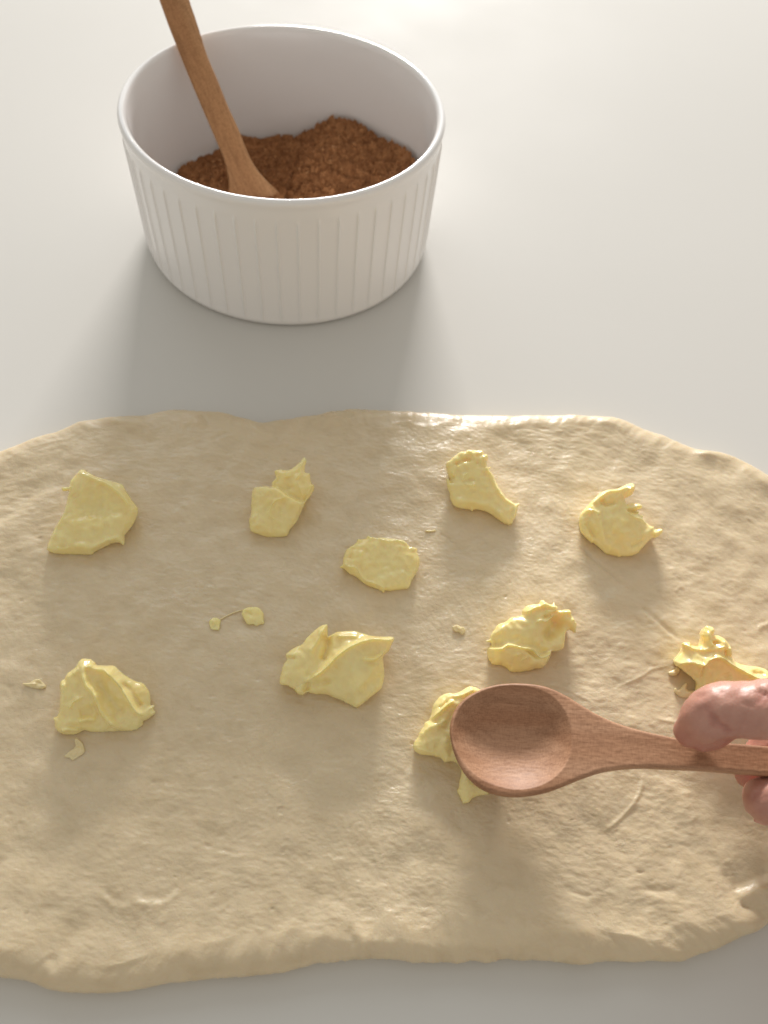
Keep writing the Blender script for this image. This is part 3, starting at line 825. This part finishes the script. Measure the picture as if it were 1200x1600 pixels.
# held spoon; its plane drops toward the head
p1 = at(800, 1158, .0235); p2 = at(1200, 1190, .0330)
ax = unit(p2 - p1); nn = unit(np.cross(ax, np.cross(np.array([0, 0, 1.0]), ax)) + .0)
if nn[2] < 0: nn = -nn
held_px = [(703, 1150), (704, 1128), (712, 1107), (727, 1091), (748, 1079), (772, 1071), (800, 1068), (828, 1069), (855, 1074), (880, 1085), (905, 1100), (930, 1115), (958, 1128), (988, 1138), (1020, 1146), (1060, 1154), (1110, 1159), (1160, 1163), (1210, 1167),
           (1300, 1172), (1400, 1178), (1520, 1186), (1640, 1196), (1655, 1215), (1630, 1232), (1500, 1232), (1380, 1226), (1290, 1220), (1210, 1213), (1150, 1208), (1100, 1204), (1050, 1202), (1010, 1200), (970, 1202), (940, 1207), (912, 1216), (885, 1227), (858, 1237), (830, 1243), (800, 1245), (770, 1240), (745, 1228), (725, 1208), (711, 1182)]
hol_px = [(707, 1150), (710, 1125), (724, 1100), (748, 1084), (775, 1075), (805, 1073), (835, 1077), (862, 1090), (882, 1112), (892, 1140), (893, 1168), (884, 1195), (866, 1216), (840, 1230), (808, 1235), (775, 1229), (745, 1214), (722, 1190), (710, 1168)]
held, eu1, ev1 = spoon('wooden_spoon', 'reddish wooden spoon held level in the fingers over the dough', held_px, p1, nn, ax, hol_px, .0055, .0046, M_WOOD, .00028)

# spoon standing in the sugar, leaning on the back rim
A1 = at(297, 76, BH + .0018); B1_ = at(392, 300, .0255)
ax2 = unit(A1 - B1_)
vw = unit(CAM - (A1 + B1_) / 2)
n2_ = unit(vw - np.dot(vw, ax2) * ax2)
n2_ = unit(n2_ + .22 * np.cross(n2_, ax2))
lean_px = [(256, 20), (275, 70), (293, 115), (311, 158), (327, 195), (340, 225), (350, 250), (356, 275), (357, 300), (352, 330), (350, 360), (358, 392), (378, 415), (405, 426), (435, 424), (462, 410), (475, 385), (474, 358), (462, 333), (445, 310), (425, 290), (406, 270), (393, 250), (383, 228), (372, 200), (356, 165), (340, 125), (322, 82), (304, 25)]
B_pl = [on_plane(x, y, B1_, n2_) for x, y in lean_px]


def ext(Q):
    a = Q[0]; b = Q[-1]; d = unit(((a - Q[1]) + (b - Q[-2])) / 2)
    L = .085
    return np.vstack([Q, b + d * L * .5, b + d * L * .9, (a + b) / 2 + d * L, a + d * L * .9, a + d * L * .5])


hol2 = [(368, 372), (385, 352), (410, 345), (440, 348), (460, 365), (460, 392), (440, 412), (405, 415), (378, 400)]
lean, _, _ = spoon('wooden_spoon', 'golden wooden spoon standing in the sugar against the back rim of the bowl', lean_px, B1_, n2_, ax2, hol2, .003, .0040, M_WOOD2, .0005, ext)
tag(held, None, None, None); tag(lean, None, None, None)

# ------------------------------------------------------------------ the person's hand
parts = []


def P3(x, y, z): return at(x, y, z)


def finger(pts, radii, sub=6):
    Pp = spline(np.array(pts), sub, False)
    t = np.linspace(0, len(pts) - 1, len(Pp))
    r = np.interp(t, np.arange(len(pts)), radii)
    # round the tip (first point)
    d = np.r_[0, np.cumsum(np.linalg.norm(np.diff(Pp, axis=0), axis=1))]
    R0 = radii[0]
    keep = d > 0
    # add hemispherical cap
    T = unit(Pp[0] - Pp[1])
    cap = [(Pp[0] + T * R0 * math.sin(a), R0 * math.cos(a)) for a in (1.5, 1.3, 1.05, .75, .4)]
    Pp = np.vstack([[c[0] for c in cap], Pp]); r = np.r_[[c[1] for c in cap], r]
    parts.append(tube(Pp, r, 28))


idx_tip = P3(1094, 1139, .0400)
finger([P3(1100, 1147, .0368), P3(1113, 1143, .0385), P3(1122, 1133, .0420)], [.0046, .0050, .0054])      # pad of the fingertip
index_pts = [P3(1078, 1142, .0375), P3(1089, 1133, .0400), P3(1104, 1121, .0435), P3(1124, 1110, .0465), P3(1150, 1108, .0475), P3(1178, 1110, .0490), P3(1215, 1106, .0520), P3(1270, 1100, .0560), P3(1340, 1100, .0590), P3(1420, 1110, .0610)]
finger(index_pts, [.0045, .0060, .0072, .0077, .0077, .0079, .0083, .0090, .0092, .0100])
finger([P3(1199, 1250, .0270), P3(1225, 1255, .0290), P3(1260, 1262, .0325), P3(1320, 1275, .0370), P3(1390, 1290, .0420), P3(1480, 1290, .0480)], [.0068, .0078, .0086, .0090, .0105, .0130])      # thumb
finger([P3(1178, 1206, .0190), P3(1190, 1190, .0200), P3(1212, 1172, .0235), P3(1245, 1150, .0300), P3(1290, 1135, .0400), P3(1350, 1135, .0500), P3(1440, 1160, .0580)], [.0058, .0064, .0070, .0076, .0084, .0090, .0105])   # middle
finger([P3(1262, 1222, .0185), P3(1285, 1195, .0200), P3(1320, 1170, .0260), P3(1360, 1165, .0380), P3(1410, 1180, .0480), P3(1480, 1200, .0540)], [.0058, .0066, .0072, .0078, .0084, .0100])    # ring
finger([P3(1330, 1240, .0180), P3(1350, 1215, .0200), P3(1385, 1200, .0280), P3(1420, 1210, .0380), P3(1490, 1240, .0480)], [.0050, .0056, .0062, .0068, .0090])     # little
palm = [(P3(1420, 1110, .061), P3(1600, 1190, .066)), (P3(1440, 1160, .058), P3(1600, 1230, .064)), (P3(1470, 1205, .054), P3(1600, 1260, .060)), (P3(1480, 1245, .048), P3(1600, 1290, .057)), (P3(1470, 1290, .047), P3(1600, 1280, .060))]
for a, b_ in palm:
    q = [a + (b_ - a) * t for t in np.linspace(0, 1, 8)]
    parts.append(tube(q, [.011, .0125, .013, .0135, .014, .0145, .015, .015], 24))
w0 = P3(1590, 1250, .062)
arm = [w0 + np.array([x, y, z]) for x, y, z in ((0, 0, 0), (.03, -.010, .004), (.07, -.025, .010), (.13, -.048, .020), (.20, -.075, .034))]
parts.append(tube(spline(arm, 4, False), np.interp(np.linspace(0, 1, 17), [0, .15, .4, 1], [.024, .0245, .026, .034]), 32))
Vh = []; Fh = []; off = 0
for V, Fq in parts:
    Vh.append(V); Fh += [tuple(k + off for k in f) for f in Fq]; off += len(V)
Vh = np.concatenate(Vh)
hand = mesh_obj('person', Vh, Fh, M_SKIN, loc=(w0[0], w0[1], w0[2]))
md = hand.modifiers.new('remesh', 'REMESH'); md.mode = 'VOXEL'; md.voxel_size = .00085; md.use_smooth_shade = True
md2 = hand.modifiers.new('smooth', 'SMOOTH'); md2.factor = .5; md2.iterations = 12
dg = bpy.context.evaluated_depsgraph_get()
me2 = bpy.data.meshes.new_from_object(hand.evaluated_get(dg))
hand.modifiers.clear()
old = hand.data; hand.data = me2; me2.name = 'person'
bpy.data.meshes.remove(old)
nv = len(me2.vertices)
co = np.zeros(nv * 3, np.float32); me2.vertices.foreach_get('co', co); co = co.reshape(-1, 3).astype(float)
nr = np.zeros(nv * 3, np.float32); me2.vertices.foreach_get('normal', nr); nr = nr.reshape(-1, 3).astype(float)
Wc = co + np.array(w0)


def groove(pa, pb, w, depth, ln=None):
    """crease along the segment pa-pb"""
    ab = pb - pa
    t = np.clip(((Wc - pa) @ ab) / (ab @ ab), 0, 1)
    d = np.linalg.norm(Wc - (pa + t[:, None] * ab), axis=1)
    return -depth * np.exp(-(d / w) ** 2)


disp = .00022 * samp(N2, Wc[:, 0] / .12, Wc[:, 1] / .12)
# inner fold at the index fingertip joint, and the folds over the middle knuckle


def surf(px, py):
    """the point of the skin nearest the eye along the sight line of a pixel"""
    d = unit(ray(px, py)); q = Wc - CAM; t = q @ d
    off_ = np.linalg.norm(q - t[:, None] * d, axis=1)
    m = np.where((off_ < .0011) & ((nr @ d) < 0))[0]
    return Wc[m[np.argmin(t[m])]] if len(m) else P3(px, py, .05)


def fold(pts, w, depth):
    pts = spline(np.array(pts, float), 3, False)
    Q = [surf(x, y) for x, y in pts]
    g = np.zeros(nv)
    for k in range(len(Q) - 1):
        e = math.sin(math.pi * (k + .8) / (len(Q) + .6)) ** .5
        if np.linalg.norm(Q[k + 1] - Q[k]) < 1e-6: continue
        g = np.minimum(g, groove(Q[k], Q[k + 1], w, depth * e))
    return g


disp += fold([(1139, 1148), (1128, 1141), (1117, 1132), (1108, 1122)], .0009, .0013)
disp += fold([(1108, 1122), (1101, 1112), (1097, 1104)], .0009, .0003)
disp += fold([(1191, 1071), (1188, 1082), (1183, 1094)], .0006, .00050)
disp += fold([(1197, 1074), (1195, 1086), (1190, 1098)], .0006, .00050)
disp += fold([(1183, 1074), (1180, 1084), (1178, 1092)], .0005, .00030)
disp += fold([(1160, 1090), (1172, 1098), (1186, 1104)], .0006, .00022)
disp += fold([(1170, 1250), (1176, 1240), (1186, 1232)], .0006, .00030)
disp += fold([(1178, 1262), (1184, 1250), (1194, 1242)], .0006, .00025)
disp += .0006 * np.exp(-(np.linalg.norm(Wc - P3(1090, 1162, .036), axis=1) / .005) ** 2)     # pad pressed out sideways
co += nr * disp[:, None]
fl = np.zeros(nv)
for q, rr0 in ((P3(1090, 1150, .037), .0085), (P3(1122, 1148, .041), .006), (P3(1182, 1200, .020), .012), (P3(1262, 1222, .0185), .010), (P3(1330, 1240, .018), .010)):  # reddened fingertips; second spot paints shade on the index finger's lower side
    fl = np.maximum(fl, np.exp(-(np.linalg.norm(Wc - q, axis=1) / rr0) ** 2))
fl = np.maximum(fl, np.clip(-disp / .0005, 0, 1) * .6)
at_ = me2.attributes.new('flush_shade', 'FLOAT', 'POINT'); at_.data.foreach_set('value', fl.astype(np.float32))
me2.vertices.foreach_set('co', co.astype(np.float32).ravel()); me2.update()
me2.polygons.foreach_set('use_smooth', np.ones(len(me2.polygons), bool))
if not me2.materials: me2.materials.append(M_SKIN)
tag(hand, 'right hand of a person reaching in at the right, fingers pinching the spoon handle', 'person')


# fingernails: small curved plates on the outer side of each tip
def nail(c, along, outd, Rf, L, wdeg):
    along = unit(along); outd = unit(outd - np.dot(outd, along) * along); side = np.cross(along, outd)
    V = []; nu, nv_ = 9, 11
    for lay in (0, 1):
        for i in range(nu):
            for j in range(nv_):
                a = math.radians(wdeg) * (j / (nv_ - 1) * 2 - 1)
                u = (i / (nu - 1)) * L - L * .5
                e = max(0, (i / (nu - 1) - .6) / .4); a *= math.sqrt(1 - .45 * e * e)
                r = Rf + .0003 - lay * .0010
                V.append(c + along * u + r * (math.cos(a) * outd + math.sin(a) * side))
    Fq = []
    g = lambda l, i, j: l * nu * nv_ + i * nv_ + j
    for i in range(nu - 1):
        for j in range(nv_ - 1):
            Fq.append((g(0, i, j), g(0, i + 1, j), g(0, i + 1, j + 1), g(0, i, j + 1)))
            Fq.append((g(1, i, j), g(1, i, j + 1), g(1, i + 1, j + 1), g(1, i + 1, j)))
    for i in range(nu - 1):
        Fq.append((g(0, i, 0), g(1, i, 0), g(1, i + 1, 0), g(0, i + 1, 0)))
        Fq.append((g(0, i, nv_ - 1), g(0, i + 1, nv_ - 1), g(1, i + 1, nv_ - 1), g(1, i, nv_ - 1)))
    for j in range(nv_ - 1):
        Fq.append((g(0, 0, j), g(0, 0, j + 1), g(1, 0, j + 1), g(1, 0, j)))
        Fq.append((g(0, nu - 1, j), g(1, nu - 1, j), g(1, nu - 1, j + 1), g(0, nu - 1, j + 1)))
    mesh_obj('fingernail', V, Fq, M_NAIL, parent=hand, loc=c)


nail(index_pts[1] * .45 + index_pts[2] * .55, index_pts[0] - index_pts[2], np.array([-.5, .6, -1.3]), .0058, .0062, 44)
nail(P3(1212, 1252, .028), P3(1199, 1250, .027) - P3(1225, 1255, .029), np.array([.3, -.35, -1.0]), .0069, .0110, 44)
nail(P3(1183, 1199, .0195), P3(1178, 1206, .019) - P3(1190, 1190, .020), np.array([-.5, .1, -1.0]), .0058, .0095, 48)
